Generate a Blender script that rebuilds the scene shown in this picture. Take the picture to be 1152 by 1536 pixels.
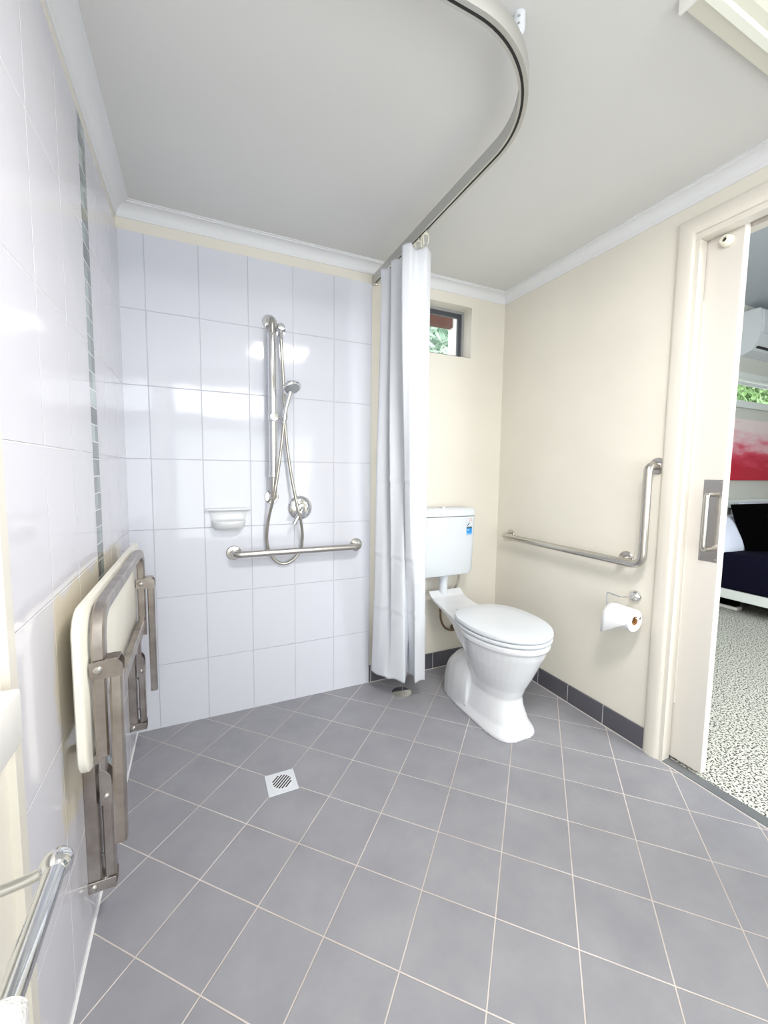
import bpy, bmesh, math, random
from mathutils import Vector, Matrix
PI = math.pi
S = bpy.context.scene
C = S.collection
for o in list(bpy.data.objects): bpy.data.objects.remove(o)

# ---------------------------------------------------------------- camera
cam_d = bpy.data.cameras.new('camera'); cam = bpy.data.objects.new('camera', cam_d); C.objects.link(cam)
yaw, pitch, roll = -0.4302, -0.0846, 0.0124
CAM = Vector((0.2811, -2.0489, 1.1863))
f = Vector((-math.sin(yaw)*math.cos(pitch), math.cos(yaw)*math.cos(pitch), math.sin(pitch)))
r0 = Vector((math.cos(yaw), math.sin(yaw), 0)); u0 = r0.cross(f)
r = r0*math.cos(roll)+u0*math.sin(roll); u = -r0*math.sin(roll)+u0*math.cos(roll)
cam.matrix_world = Matrix.Translation(CAM) @ Matrix((r, u, -f)).transposed().to_4x4()
cam_d.sensor_fit = 'VERTICAL'; cam_d.sensor_height = 36.0; cam_d.lens = 612.22/1536*36
cam_d.shift_x = -1.79/1536; cam_d.shift_y = -9.1/1536
cam_d.clip_start = 0.02; cam_d.clip_end = 100
S.camera = cam
S.view_settings.view_transform = 'Standard'; S.view_settings.look = 'None'; S.view_settings.gamma = 1
S.view_settings.use_curve_mapping = False
S.view_settings.exposure = -0.06

# ---------------------------------------------------------------- daylight, lamps and added fill
w = bpy.data.worlds.new('sky'); S.world = w; w.use_nodes = True
bg = w.node_tree.nodes['Background']; bg.inputs[0].default_value = (0.93, 0.97, 1.0, 1); bg.inputs[1].default_value = 2.6

def area(name, loc, direction, sx, sy, power, col=(1, 1, 1)):
    d = bpy.data.lights.new(name, 'AREA'); d.shape = 'RECTANGLE'; d.size = sx; d.size_y = sy; d.energy = power; d.color = col
    o = bpy.data.objects.new(name, d); C.objects.link(o); o.location = loc
    o.rotation_euler = Vector(direction).to_track_quat('-Z', 'Y').to_euler()
    return o
area('rear_window_daylight', (0.60, -3.02, 1.93), (0, 1, -0.25), 1.1, 0.32, 10, (0.93, 0.96, 1.0))
area('added_rear_fill', (0.82, -3.02, 1.0), (0, 1, 0), 1.5, 1.2, 14, (0.94, 0.97, 1.0))  # low fill added to brighten the room; no door is known there
area('ceiling_lamp_light', (0.95, -1.75, 2.214), (0, 0, -1), 0.46, 0.30, 28, (1.0, 0.975, 0.94))
area('bedroom_window_daylight', (2.95, -3.62, 1.6), (-0.1, 1, -0.45), 1.2, 1.5, 95, (0.95, 0.98, 1.0))

# ---------------------------------------------------------------- materials
def mat(name, col, rough=0.5, metal=0.0, bump=0.0, bscale=60.0, spec=0.5, coat=0.0, vary=0.0, vscale=6.0, vcol=None, sub=0.0):
    m = bpy.data.materials.new(name); m.use_nodes = True; nt = m.node_tree; b = nt.nodes['Principled BSDF']
    b.inputs['Base Color'].default_value = (*col, 1); b.inputs['Roughness'].default_value = rough; b.inputs['Metallic'].default_value = metal
    b.inputs['Specular IOR Level'].default_value = spec; b.inputs['Coat Weight'].default_value = coat
    tc = nt.nodes.new('ShaderNodeTexCoord')
    if bump:
        n = nt.nodes.new('ShaderNodeTexNoise'); n.inputs['Scale'].default_value = bscale; n.inputs['Detail'].default_value = 3
        nt.links.new(tc.outputs['Object'], n.inputs['Vector'])
        bp = nt.nodes.new('ShaderNodeBump'); bp.inputs['Strength'].default_value = 1.0; bp.inputs['Distance'].default_value = bump
        nt.links.new(n.outputs['Fac'], bp.inputs['Height']); nt.links.new(bp.outputs[0], b.inputs['Normal'])
    if vary:
        n = nt.nodes.new('ShaderNodeTexNoise'); n.inputs['Scale'].default_value = vscale; n.inputs['Detail'].default_value = 5
        nt.links.new(tc.outputs['Object'], n.inputs['Vector'])
        rp = nt.nodes.new('ShaderNodeMapRange'); rp.inputs['From Min'].default_value = 0.35; rp.inputs['From Max'].default_value = 0.65
        nt.links.new(n.outputs['Fac'], rp.inputs['Value'])
        mx = nt.nodes.new('ShaderNodeMix'); mx.data_type = 'RGBA'
        mx.inputs[6].default_value = (*col, 1); mx.inputs[7].default_value = (*(vcol or [c*(1-vary) for c in col]), 1)
        nt.links.new(rp.outputs[0], mx.inputs[0]); nt.links.new(mx.outputs[2], b.inputs['Base Color'])
    return m

def mth(nt, op, a, b=None, c=None):
    n = nt.nodes.new('ShaderNodeMath'); n.operation = op
    for i, v in enumerate((a, b, c)):
        if v is None: continue
        if isinstance(v, (int, float)): n.inputs[i].default_value = v
        else: nt.links.new(v, n.inputs[i])
    return n.outputs[0]

def gridmask(nt, val, org, pitch, half):
    # 1 in the joint, 0 on the tile
    t = mth(nt, 'DIVIDE', mth(nt, 'SUBTRACT', val, org), pitch)
    fr = mth(nt, 'FRACT', t)
    d = mth(nt, 'MULTIPLY', mth(nt, 'MINIMUM', fr, mth(nt, 'SUBTRACT', 1.0, fr)), pitch)
    mr = nt.nodes.new('ShaderNodeMapRange'); mr.interpolation_type = 'SMOOTHSTEP'
    mr.inputs['From Min'].default_value = half*0.6; mr.inputs['From Max'].default_value = half*1.4
    mr.inputs['To Min'].default_value = 1.0; mr.inputs['To Max'].default_value = 0.0
    nt.links.new(d, mr.inputs['Value'])
    return mr.outputs[0], mth(nt, 'FLOOR', t)

def tile_mat(name, ax_u, ax_v, ou, pu, ov, pv, half, tile, grout, rough, wav=0.0, wscale=5.0, rot=0.0, mottling=0.0, mcol=None, extra=None, tilevar=0.0, groutb=None):
    m = bpy.data.materials.new(name); m.use_nodes = True; nt = m.node_tree; b = nt.nodes['Principled BSDF']; L = nt.links.new
    tc = nt.nodes.new('ShaderNodeTexCoord'); sep = nt.nodes.new('ShaderNodeSeparateXYZ')
    mp = nt.nodes.new('ShaderNodeMapping'); mp.vector_type = 'POINT'
    if rot: mp.inputs['Rotation'].default_value = (0, 0, rot)
    L(tc.outputs['Object'], mp.inputs['Vector']); L(mp.outputs[0], sep.inputs[0])
    mu, iu = gridmask(nt, sep.outputs[ax_u], ou, pu, half); mv, iv = gridmask(nt, sep.outputs[ax_v], ov, pv, half)
    msk = mth(nt, 'MAXIMUM', mu, mv)
    if extra:
        for axis, pos in extra:
            d = mth(nt, 'ABSOLUTE', mth(nt, 'SUBTRACT', sep.outputs[axis], pos))
            msk = mth(nt, 'MAXIMUM', msk, mth(nt, 'LESS_THAN', d, half))
    colsock = None
    mx = nt.nodes.new('ShaderNodeMix'); mx.data_type = 'RGBA'
    mx.inputs[6].default_value = (*tile, 1); mx.inputs[7].default_value = (*grout, 1)
    if mottling:
        n = nt.nodes.new('ShaderNodeTexNoise'); n.inputs['Scale'].default_value = 5.5; n.inputs['Detail'].default_value = 8; n.inputs['Roughness'].default_value = 0.62
        # shift the pattern from tile to tile so each tile reads as its own piece
        cmb = nt.nodes.new('ShaderNodeCombineXYZ'); L(mth(nt, 'MULTIPLY', iu, 3.7), cmb.inputs[0]); L(mth(nt, 'MULTIPLY', iv, 5.3), cmb.inputs[1])
        va = nt.nodes.new('ShaderNodeVectorMath'); va.operation = 'ADD'; L(tc.outputs['Object'], va.inputs[0]); L(cmb.outputs[0], va.inputs[1])
        L(va.outputs[0], n.inputs['Vector'])
        mr = nt.nodes.new('ShaderNodeMapRange'); mr.inputs['From Min'].default_value = 0.3; mr.inputs['From Max'].default_value = 0.72; L(n.outputs['Fac'], mr.inputs['Value'])
        m2 = nt.nodes.new('ShaderNodeMix'); m2.data_type = 'RGBA'; m2.inputs[6].default_value = (*tile, 1); m2.inputs[7].default_value = (*mcol, 1)
        L(mth(nt, 'MULTIPLY', mr.outputs[0], mottling), m2.inputs[0]); L(m2.outputs[2], mx.inputs[6])
    if groutb:
        n = nt.nodes.new('ShaderNodeTexNoise'); n.inputs['Scale'].default_value = 2.3; n.inputs['Detail'].default_value = 4; L(tc.outputs['Object'], n.inputs['Vector'])
        mr = nt.nodes.new('ShaderNodeMapRange'); mr.inputs['From Min'].default_value = 0.4; mr.inputs['From Max'].default_value = 0.6; L(n.outputs['Fac'], mr.inputs['Value'])
        m3 = nt.nodes.new('ShaderNodeMix'); m3.data_type = 'RGBA'; m3.inputs[6].default_value = (*grout, 1); m3.inputs[7].default_value = (*groutb, 1)
        L(mr.outputs[0], m3.inputs[0]); L(m3.outputs[2], mx.inputs[7])
    L(msk, mx.inputs[0]); L(mx.outputs[2], b.inputs['Base Color'])
    rg = nt.nodes.new('ShaderNodeMapRange'); rg.inputs['To Min'].default_value = rough; rg.inputs['To Max'].default_value = 0.85; L(msk, rg.inputs['Value']); L(rg.outputs[0], b.inputs['Roughness'])
    h = mth(nt, 'MULTIPLY', msk, -0.0012)
    if wav:
        n = nt.nodes.new('ShaderNodeTexNoise'); n.inputs['Scale'].default_value = wscale; n.inputs['Detail'].default_value = 1.5
        cmb = nt.nodes.new('ShaderNodeCombineXYZ'); L(mth(nt, 'MULTIPLY', iu, 3.7), cmb.inputs[0]); L(mth(nt, 'MULTIPLY', iv, 5.3), cmb.inputs[2])
        va = nt.nodes.new('ShaderNodeVectorMath'); va.operation = 'ADD'; L(tc.outputs['Object'], va.inputs[0]); L(cmb.outputs[0], va.inputs[1]); L(va.outputs[0], n.inputs['Vector'])
        h = mth(nt, 'ADD', h, mth(nt, 'MULTIPLY', n.outputs['Fac'], wav))
    bp = nt.nodes.new('ShaderNodeBump'); bp.inputs['Distance'].default_value = 1.0; bp.inputs['Strength'].default_value = 1.0
    L(h, bp.inputs['Height']); L(bp.outputs[0], b.inputs['Normal'])
    return m

TW, TH, Z0 = 0.2061, 0.3103, 0.2963
M = {}
M['cream'] = mat('cream_paint', (0.79, 0.755, 0.675), 0.5, bump=0.0004, bscale=220, vary=0.04, vscale=3)
M['cream_trim'] = mat('cream_gloss_paint', (0.73, 0.695, 0.625), 0.28, bump=0.0003, bscale=30)
M['door_paint'] = mat('door_paint', (0.70, 0.665, 0.62), 0.32, bump=0.0003, bscale=40)
M['white_trim'] = mat('white_gloss_paint', (0.86, 0.85, 0.83), 0.35)
M['ceiling'] = mat('ceiling_paint', (0.70, 0.70, 0.69), 0.7, vary=0.03, vscale=2)
M['cornice'] = mat('cornice_paint', (0.78, 0.79, 0.81), 0.6)
M['tile_back'] = tile_mat('white_wall_tile_back', 0, 2, 1.1285, TW, Z0, TH, 0.0016, (0.68, 0.695, 0.765), (0.60, 0.61, 0.68), 0.07, wav=0.0016, wscale=5.0)
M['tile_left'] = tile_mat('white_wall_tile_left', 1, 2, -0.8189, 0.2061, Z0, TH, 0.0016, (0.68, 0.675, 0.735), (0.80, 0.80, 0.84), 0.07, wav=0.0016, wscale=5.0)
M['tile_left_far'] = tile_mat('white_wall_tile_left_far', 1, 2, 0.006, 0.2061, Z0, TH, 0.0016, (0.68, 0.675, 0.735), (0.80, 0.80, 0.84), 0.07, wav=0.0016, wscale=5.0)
# floor tiles laid on the diagonal
ca = math.cos(PI/4)
gu = 0.9761*ca + (-0.1257)*(-ca); gv = 0.9761*ca + (-0.1257)*ca
M['floor'] = tile_mat('grey_floor_tile', 0, 1, gu, 0.203, gv, 0.203, 0.0018, (0.315, 0.315, 0.34), (0.66, 0.60, 0.58), 0.42, rot=PI/4, mottling=0.75, mcol=(0.225, 0.225, 0.255), groutb=(0.52, 0.46, 0.43))
M['skirt_b'] = tile_mat('grey_skirting_tile', 0, 2, 1.545, 0.203, -1.0, 5.0, 0.0018, (0.10, 0.10, 0.12), (0.60, 0.58, 0.58), 0.35, mottling=0.6, mcol=(0.07, 0.07, 0.085))
M['skirt_r'] = tile_mat('grey_skirting_tile_side', 1, 2, -0.602, 0.203, -1.0, 5.0, 0.0018, (0.10, 0.10, 0.12), (0.60, 0.58, 0.58), 0.35, mottling=0.6, mcol=(0.07, 0.07, 0.085))
M['grout'] = mat('grout', (0.62, 0.58, 0.56), 0.85)
M['silicone'] = mat('silicone', (0.80, 0.79, 0.80), 0.4)
M['steel'] = mat('brushed_steel', (0.55, 0.53, 0.50), 0.26, 1.0, bump=0.0002, bscale=120)
M['old_steel'] = mat('weathered_steel', (0.52, 0.48, 0.45), 0.32, 1.0, bump=0.0003, bscale=90, vary=0.3, vscale=14, vcol=(0.36, 0.315, 0.285))
M['chrome'] = mat('chrome', (0.78, 0.79, 0.80), 0.06, 1.0)
M['hose'] = mat('hose_metal', (0.50, 0.48, 0.43), 0.3, 1.0, bump=0.0004, bscale=300)
M['alu'] = mat('anodised_aluminium', (0.56, 0.56, 0.54), 0.38, 0.85)
M['black'] = mat('black', (0.012, 0.012, 0.012), 0.6)
M['ceramic'] = mat('white_china', (0.73, 0.745, 0.775), 0.12, coat=0.3)
M['plastic'] = mat('white_plastic', (0.67, 0.705, 0.75), 0.22)
M['seatboard'] = mat('seat_board', (0.83, 0.80, 0.71), 0.35, vary=0.05, vscale=8)
M['curtain'] = mat('white_curtain', (0.71, 0.735, 0.785), 0.6, bump=0.0003, bscale=400)
M['hook'] = mat('ivory_plastic', (0.80, 0.77, 0.66), 0.4)
M['winframe'] = mat('grey_window_frame', (0.10, 0.11, 0.125), 0.4, 0.5)
M['winframe_l'] = mat('light_window_frame', (0.42, 0.43, 0.45), 0.4, 0.5)
M['brown'] = mat('eave_timber', (0.10, 0.024, 0.012), 0.6)
M['paper'] = mat('tissue', (0.90, 0.91, 0.92), 0.9, bump=0.0004, bscale=200)
M['card'] = mat('cardboard', (0.42, 0.22, 0.08), 0.9)
M['towel'] = mat('towel', (0.88, 0.88, 0.87), 0.95, bump=0.003, bscale=180)
M['red'] = mat('label_red', (0.65, 0.12, 0.12), 0.5)
M['blue'] = mat('label_blue', (0.01, 0.27, 0.70), 0.4)
M['blue_l'] = mat('label_pale_blue', (0.25, 0.50, 0.80), 0.4)
M['teal'] = mat('label_teal', (0.03, 0.12, 0.16), 0.4)
M['grey'] = mat('grey_plastic', (0.35, 0.37, 0.38), 0.4)
M['strip'] = mat('threshold_metal', (0.20, 0.21, 0.22), 0.45, 0.3)
M['brass'] = mat('aged_brass', (0.20, 0.14, 0.09), 0.35, 1.0)
M['navy'] = mat('navy_fabric', (0.005, 0.005, 0.017), 0.95, spec=0.1, bump=0.006, bscale=12)
M['blackfab'] = mat('black_fabric', (0.0012, 0.0012, 0.0015), 1.0, spec=0.03, bump=0.01, bscale=9)
M['bedwhite'] = mat('bed_white', (0.78, 0.82, 0.80), 0.4)
M['linen'] = mat('white_linen', (0.74, 0.78, 0.92), 0.9, bump=0.006, bscale=10)
M['bedwall'] = mat('bedroom_wall', (0.66, 0.67, 0.62), 0.6)
M['bedceil'] = mat('bedroom_ceiling', (0.50, 0.54, 0.60), 0.7)
M['ac'] = mat('ac_plastic', (0.72, 0.75, 0.79), 0.35)
M['leaf'] = mat('leaf_green', (0.20, 0.42, 0.10), 0.5, vary=0.5, vscale=9, vcol=(0.42, 0.62, 0.30))
M['leaf2'] = mat('leaf_bright', (0.45, 0.70, 0.52), 0.5, vary=0.5, vscale=5, vcol=(0.85, 0.95, 0.88))
M['ground'] = mat('ground', (0.5, 0.5, 0.42), 0.9)

def glass():
    m = bpy.data.materials.new('window_glass'); m.use_nodes = True; nt = m.node_tree
    for n in list(nt.nodes): nt.nodes.remove(n)
    o = nt.nodes.new('ShaderNodeOutputMaterial'); t = nt.nodes.new('ShaderNodeBsdfTransparent'); g = nt.nodes.new('ShaderNodeBsdfGlossy'); g.inputs['Roughness'].default_value = 0.02
    mx = nt.nodes.new('ShaderNodeMixShader'); mx.inputs[0].default_value = 0.06
    nt.links.new(t.outputs[0], mx.inputs[1]); nt.links.new(g.outputs[0], mx.inputs[2]); nt.links.new(mx.outputs[0], o.inputs[0]); return m
M['glass'] = glass()

def emit(name, col, s):
    m = mat(name, col, 0.5); b = m.node_tree.nodes['Principled BSDF']; b.inputs['Emission Color'].default_value = (*col, 1); b.inputs['Emission Strength'].default_value = s; return m
M['lamp'] = emit('lamp_diffuser_lit', (1.0, 0.97, 0.92), 9.0)
M['diffuser'] = mat('batten_diffuser', (0.90, 0.93, 0.84), 0.3)
M['diffuser_side'] = mat('batten_side', (0.78, 0.78, 0.68), 0.4)

def carpet_mat():
    m = mat('speckled_carpet', (0.7, 0.7, 0.66), 0.95); nt = m.node_tree; b = nt.nodes['Principled BSDF']; L = nt.links.new
    tc = nt.nodes.new('ShaderNodeTexCoord'); n = nt.nodes.new('ShaderNodeTexNoise'); n.inputs['Scale'].default_value = 120; n.inputs['Detail'].default_value = 2
    L(tc.outputs['Object'], n.inputs['Vector'])
    cr = nt.nodes.new('ShaderNodeValToRGB'); cr.color_ramp.elements[0].position = 0.43; cr.color_ramp.elements[0].color = (0.07, 0.07, 0.055, 1)
    cr.color_ramp.elements[1].position = 0.50; cr.color_ramp.elements[1].color = (0.72, 0.72, 0.66, 1)
    L(n.outputs['Fac'], cr.inputs[0]); L(cr.outputs[0], b.inputs['Base Color'])
    bp = nt.nodes.new('ShaderNodeBump'); bp.inputs['Distance'].default_value = 0.006; L(n.outputs['Fac'], bp.inputs['Height']); L(bp.outputs[0], b.inputs['Normal'])
    return m
M['carpet'] = carpet_mat()

def add_painted_bounce(m, y0, y1, z0, z1, col, amt):  # warm light bounced off the cream seat board, painted into the tile colour
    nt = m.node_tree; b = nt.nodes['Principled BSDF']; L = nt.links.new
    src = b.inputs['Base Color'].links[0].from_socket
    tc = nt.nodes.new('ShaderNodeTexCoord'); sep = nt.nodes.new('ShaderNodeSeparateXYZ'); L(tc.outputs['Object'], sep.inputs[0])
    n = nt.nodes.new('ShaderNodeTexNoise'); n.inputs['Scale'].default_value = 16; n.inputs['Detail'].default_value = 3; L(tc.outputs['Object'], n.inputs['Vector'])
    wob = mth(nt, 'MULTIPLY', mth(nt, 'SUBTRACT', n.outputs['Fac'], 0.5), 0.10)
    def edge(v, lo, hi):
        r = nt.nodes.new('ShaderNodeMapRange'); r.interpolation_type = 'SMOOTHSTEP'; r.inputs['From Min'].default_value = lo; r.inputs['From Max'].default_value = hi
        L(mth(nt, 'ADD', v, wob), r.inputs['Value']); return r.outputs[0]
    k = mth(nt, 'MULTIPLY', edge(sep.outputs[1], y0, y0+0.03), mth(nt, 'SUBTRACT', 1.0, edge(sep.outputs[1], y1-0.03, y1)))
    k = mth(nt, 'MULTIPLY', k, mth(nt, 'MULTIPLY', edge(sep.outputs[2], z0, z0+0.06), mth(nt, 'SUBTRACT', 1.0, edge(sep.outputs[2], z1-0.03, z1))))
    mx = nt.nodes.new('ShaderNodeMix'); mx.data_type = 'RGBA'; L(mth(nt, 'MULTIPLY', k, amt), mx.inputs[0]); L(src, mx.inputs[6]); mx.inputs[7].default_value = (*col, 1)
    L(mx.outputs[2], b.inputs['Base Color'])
add_painted_bounce(M['tile_left'], -1.045, -0.2, 0.37, 0.925, (0.74, 0.65, 0.43), 0.62)
add_painted_bounce(M['tile_left_far'], -1.045, -0.2, 0.37, 0.925, (0.74, 0.65, 0.43), 0.62)

def mosaic_mat():
    m = mat('glass_mosaic', (0.3, 0.3, 0.3), 0.08); nt = m.node_tree; b = nt.nodes['Principled BSDF']; L = nt.links.new
    tc = nt.nodes.new('ShaderNodeTexCoord'); sep = nt.nodes.new('ShaderNodeSeparateXYZ'); L(tc.outputs['Object'], sep.inputs[0])
    # three columns of glass pieces
    mv, iv = gridmask(nt, sep.outputs[2], 0.0, 0.0505, 0.0013)
    mu, iu = gridmask(nt, sep.outputs[1], -0.6127, 0.0392, 0.0004)
    cmb = nt.nodes.new('ShaderNodeCombineXYZ'); L(iv, cmb.inputs[0]); L(iu, cmb.inputs[1])
    wn = nt.nodes.new('ShaderNodeTexWhiteNoise'); wn.noise_dimensions = '2D'; L(cmb.outputs[0], wn.inputs['Vector'])
    cr = nt.nodes.new('ShaderNodeValToRGB'); e = cr.color_ramp.elements
    e[0].color = (0.07, 0.09, 0.085, 1); e[1].color = (0.42, 0.50, 0.50, 1); x = e.new(0.4); x.color = (0.17, 0.20, 0.20, 1); x = e.new(0.7); x.color = (0.26, 0.33, 0.32, 1)
    L(wn.outputs['Value'], cr.inputs[0])
    mx = nt.nodes.new('ShaderNodeMix'); mx.data_type = 'RGBA'; L(cr.outputs[0], mx.inputs[6]); mx.inputs[7].default_value = (0.8, 0.8, 0.8, 1)
    L(mv, mx.inputs[0]); L(mx.outputs[2], b.inputs['Base Color'])
    return m
M['mosaic'] = mosaic_mat()

def painting_mat():
    m = mat('painting', (0.8, 0.3, 0.35), 0.6); nt = m.node_tree; b = nt.nodes['Principled BSDF']; L = nt.links.new
    tc = nt.nodes.new('ShaderNodeTexCoord'); sep = nt.nodes.new('ShaderNodeSeparateXYZ'); L(tc.outputs['Object'], sep.inputs[0])
    n = nt.nodes.new('ShaderNodeTexNoise'); n.inputs['Scale'].default_value = 4; n.inputs['Detail'].default_value = 8
    mp = nt.nodes.new('ShaderNodeMapping'); mp.inputs['Scale'].default_value = (0.6, 1, 2.5); L(tc.outputs['Object'], mp.inputs[0]); L(mp.outputs[0], n.inputs['Vector'])
    t = mth(nt, 'ADD', mth(nt, 'MULTIPLY', mth(nt, 'SUBTRACT', sep.outputs[2], 1.14), -1.7), mth(nt, 'MULTIPLY', n.outputs['Fac'], 1.1))
    t = mth(nt, 'ADD', t, 0.50)
    cr = nt.nodes.new('ShaderNodeValToRGB'); e = cr.color_ramp.elements
    e[0].position = 0.15; e[0].color = (0.86, 0.72, 0.72, 1); e[1].position = 0.85; e[1].color = (0.55, 0.008, 0.035, 1)
    x = e.new(0.42); x.color = (0.82, 0.38, 0.45, 1); x = e.new(0.60); x.color = (0.70, 0.06, 0.12, 1)
    L(t, cr.inputs[0]); L(cr.outputs[0], b.inputs['Base Color']); return m
M['painting'] = painting_mat()

# ---------------------------------------------------------------- mesh helpers
class MB:
    def __init__(s): s.bm = bmesh.new()
    def box(s, a, b, bev=0.0, seg=2):
        x0, y0, z0 = [min(p, q) for p, q in zip(a, b)]; x1, y1, z1 = [max(p, q) for p, q in zip(a, b)]
        v = [s.bm.verts.new(p) for p in ((x0,y0,z0),(x1,y0,z0),(x1,y1,z0),(x0,y1,z0),(x0,y0,z1),(x1,y0,z1),(x1,y1,z1),(x0,y1,z1))]
        fs = [s.bm.faces.new([v[i] for i in q]) for q in ((0,3,2,1),(4,5,6,7),(0,1,5,4),(1,2,6,5),(2,3,7,6),(3,0,4,7))]
        if bev:
            ed = list({e for fc in fs for e in fc.edges})
            bmesh.ops.bevel(s.bm, geom=ed, offset=bev, segments=seg, affect='EDGES', profile=0.5)
        return s
    def rings(s, rs, cap=True, closed=True):
        vr = [[s.bm.verts.new(p) for p in rr] for rr in rs]
        n = len(rs[0])
        for a, b in zip(vr, vr[1:]):
            for i in range(n if closed else n-1):
                j = (i+1) % n
                try: s.bm.faces.new((a[i], a[j], b[j], b[i]))
                except ValueError: pass
        if cap and closed:
            for rr in (vr[0], vr[-1]):
                try: s.bm.faces.new(rr)
                except ValueError: pass
        return s
    def tube(s, pts, rad, n=16, cap=True):
        pts = [Vector(p) for p in pts]; rr = []
        up = None
        for i, p in enumerate(pts):
            t = (pts[min(i+1, len(pts)-1)] - pts[max(i-1, 0)]).normalized()
            if up is None:
                up = Vector((0, 0, 1)) if abs(t.z) < 0.9 else Vector((1, 0, 0))
            a = up - t*up.dot(t); a.normalize(); b = t.cross(a); up = a
            q = rad[i] if isinstance(rad, (list, tuple)) else rad
            rr.append([p + (a*math.cos(2*PI*k/n) + b*math.sin(2*PI*k/n))*q for k in range(n)])
        return s.rings(rr, cap)
    def cyl(s, a, b, rad, n=32): return s.tube([a, b], rad, n)
    def lathe(s, org, axis, prof, n=32):
        # prof: (radius, distance along axis)
        axis = Vector(axis).normalized(); up = Vector((0, 0, 1)) if abs(axis.z) < 0.9 else Vector((1, 0, 0))
        a = (up - axis*up.dot(axis)).normalized(); b = axis.cross(a); o = Vector(org)
        return s.rings([[o + axis*h + (a*math.cos(2*PI*k/n)+b*math.sin(2*PI*k/n))*max(q, 1e-4) for k in range(n)] for q, h in prof], True)
    def sphere(s, c, rx, ry=None, rz=None, n=24):
        ry = ry or rx; rz = rz or rx
        return s.rings([[(c[0]+rx*math.sin(PI*i/12+1e-3)*math.cos(2*PI*k/n), c[1]+ry*math.sin(PI*i/12+1e-3)*math.sin(2*PI*k/n), c[2]+rz*math.cos(PI*i/12)) for k in range(n)] for i in range(13)])
    def prism(s, poly, vec):
        vec = Vector(vec); return s.rings([[Vector(p) for p in poly], [Vector(p)+vec for p in poly]])
    def sweep(s, path, prof, closed_prof=True, cap=True, zup=True):
        # prof: (side, up) offsets; the path is horizontal, side = right of travel
        path = [Vector(p) for p in path]; rr = []
        for i, p in enumerate(path):
            d0 = (path[i]-path[i-1]).normalized() if i else (path[1]-path[0]).normalized()
            d1 = (path[i+1]-path[i]).normalized() if i < len(path)-1 else d0
            t = (d0+d1).normalized(); sd = Vector((t.y, -t.x, 0)); k = 1.0/max(0.3, t.dot(d0))
            rr.append([p + sd*(q[0]*k) + Vector((0, 0, q[1])) for q in prof])
        return s.rings(rr, cap, closed_prof)
    def build(s, name, m, parent=None, smooth=True, angle=35):
        bmesh.ops.recalc_face_normals(s.bm, faces=s.bm.faces)
        if smooth:
            for fc in s.bm.faces: fc.smooth = True
            for e in s.bm.edges:
                if len(e.link_faces) == 2 and e.calc_face_angle(0) > math.radians(angle): e.smooth = False
        me = bpy.data.meshes.new(name); s.bm.to_mesh(me); s.bm.free()
        o = bpy.data.objects.new(name, me); C.objects.link(o)
        for q in (m if isinstance(m, (list, tuple)) else [m]): me.materials.append(M[q] if isinstance(q, str) else q)
        if parent is not None:
            o.parent = parent; o.matrix_parent_inverse = Matrix.Translation(-parent.location)
        return o

def thing(name, label, cat, loc=(0, 0, 0), group=None):
    o = bpy.data.objects.new(name, None); C.objects.link(o); o.location = loc; o.empty_display_size = 0.05
    o['label'] = label; o['category'] = cat
    if group: o['group'] = group
    return o
def tag(o, label, cat, group=None):
    o['label'] = label; o['category'] = cat
    if group: o['group'] = group
    return o
def struct(o, label=None):
    o['kind'] = 'structure'
    if label: o['label'] = label
    return o
def arc(c, a, b, t0, t1, n=10):
    c, a, b = Vector(c), Vector(a), Vector(b)
    return [c + a*math.cos(t0+(t1-t0)*i/n) + b*math.sin(t0+(t1-t0)*i/n) for i in range(n+1)]
def fillet(pts, rad, n=8):
    pts = [Vector(p) for p in pts]; out = [pts[0]]
    for i in range(1, len(pts)-1):
        p = pts[i]; a = pts[i-1]-p; b = pts[i+1]-p; k = min(rad, a.length*0.49, b.length*0.49)
        p0 = p + a.normalized()*k; p1 = p + b.normalized()*k
        out += [p0.lerp(p, t/n).lerp(p.lerp(p1, t/n), t/n) for t in range(n+1)]
    return out + [pts[-1]]
def smooth_path(pts, n=8):
    pts = [Vector(p) for p in pts]; q = [pts[0]*2-pts[1]] + pts + [pts[-1]*2-pts[-2]]; out = []
    for i in range(1, len(q)-2):
        p0, p1, p2, p3 = q[i-1:i+3]
        for k in range(n):
            t = k/n; out.append(0.5*((2*p1)+(p2-p0)*t+(2*p0-5*p1+4*p2-p3)*t*t+(3*p1-p0-3*p2+p3)*t**3))
    return out + [pts[-1]]

W, HC, REAR = 2.01, 2.255, -3.0
T = 0.008
# ---------------------------------------------------------------- room shell
struct(MB().box((-0.1, REAR-0.1, -0.08), (W, 0.0, 0)).build('floor', 'floor', smooth=False), 'grey square floor tiles laid diagonally with pale grout')
struct(MB().box((-0.12, REAR-0.1, HC), (2.13, 0.14, HC+0.06)).build('ceiling', 'ceiling', smooth=False))
# back wall with the window opening
WX0, WX1, WZ0, WZ1 = 1.18, 1.765, 1.858, 2.146
b = MB(); b.box((-0.1, 0, -0.08), (WX0, 0.14, HC)); b.box((WX1, 0, -0.08), (2.13, 0.14, HC)); b.box((WX0, 0, -0.08), (WX1, 0.14, WZ0)); b.box((WX0, 0, WZ1), (WX1, 0.14, HC))
wb = struct(b.build('wall_back', 'cream', smooth=False))
struct(MB().box((0.0, 0, 0), (1.1285, -T, 2.155), ).build('tiling', 'tile_back', wb, smooth=False))
wl = struct(MB().box((-0.1, REAR, -0.08), (0, 0, HC)).build('wall_left', 'cream', smooth=False))
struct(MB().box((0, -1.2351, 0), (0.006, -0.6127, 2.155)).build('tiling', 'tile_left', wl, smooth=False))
struct(MB().box((0, -0.535, 0), (0.006, -T, 2.155)).build('tiling', 'tile_left_far', wl, smooth=False))
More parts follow.
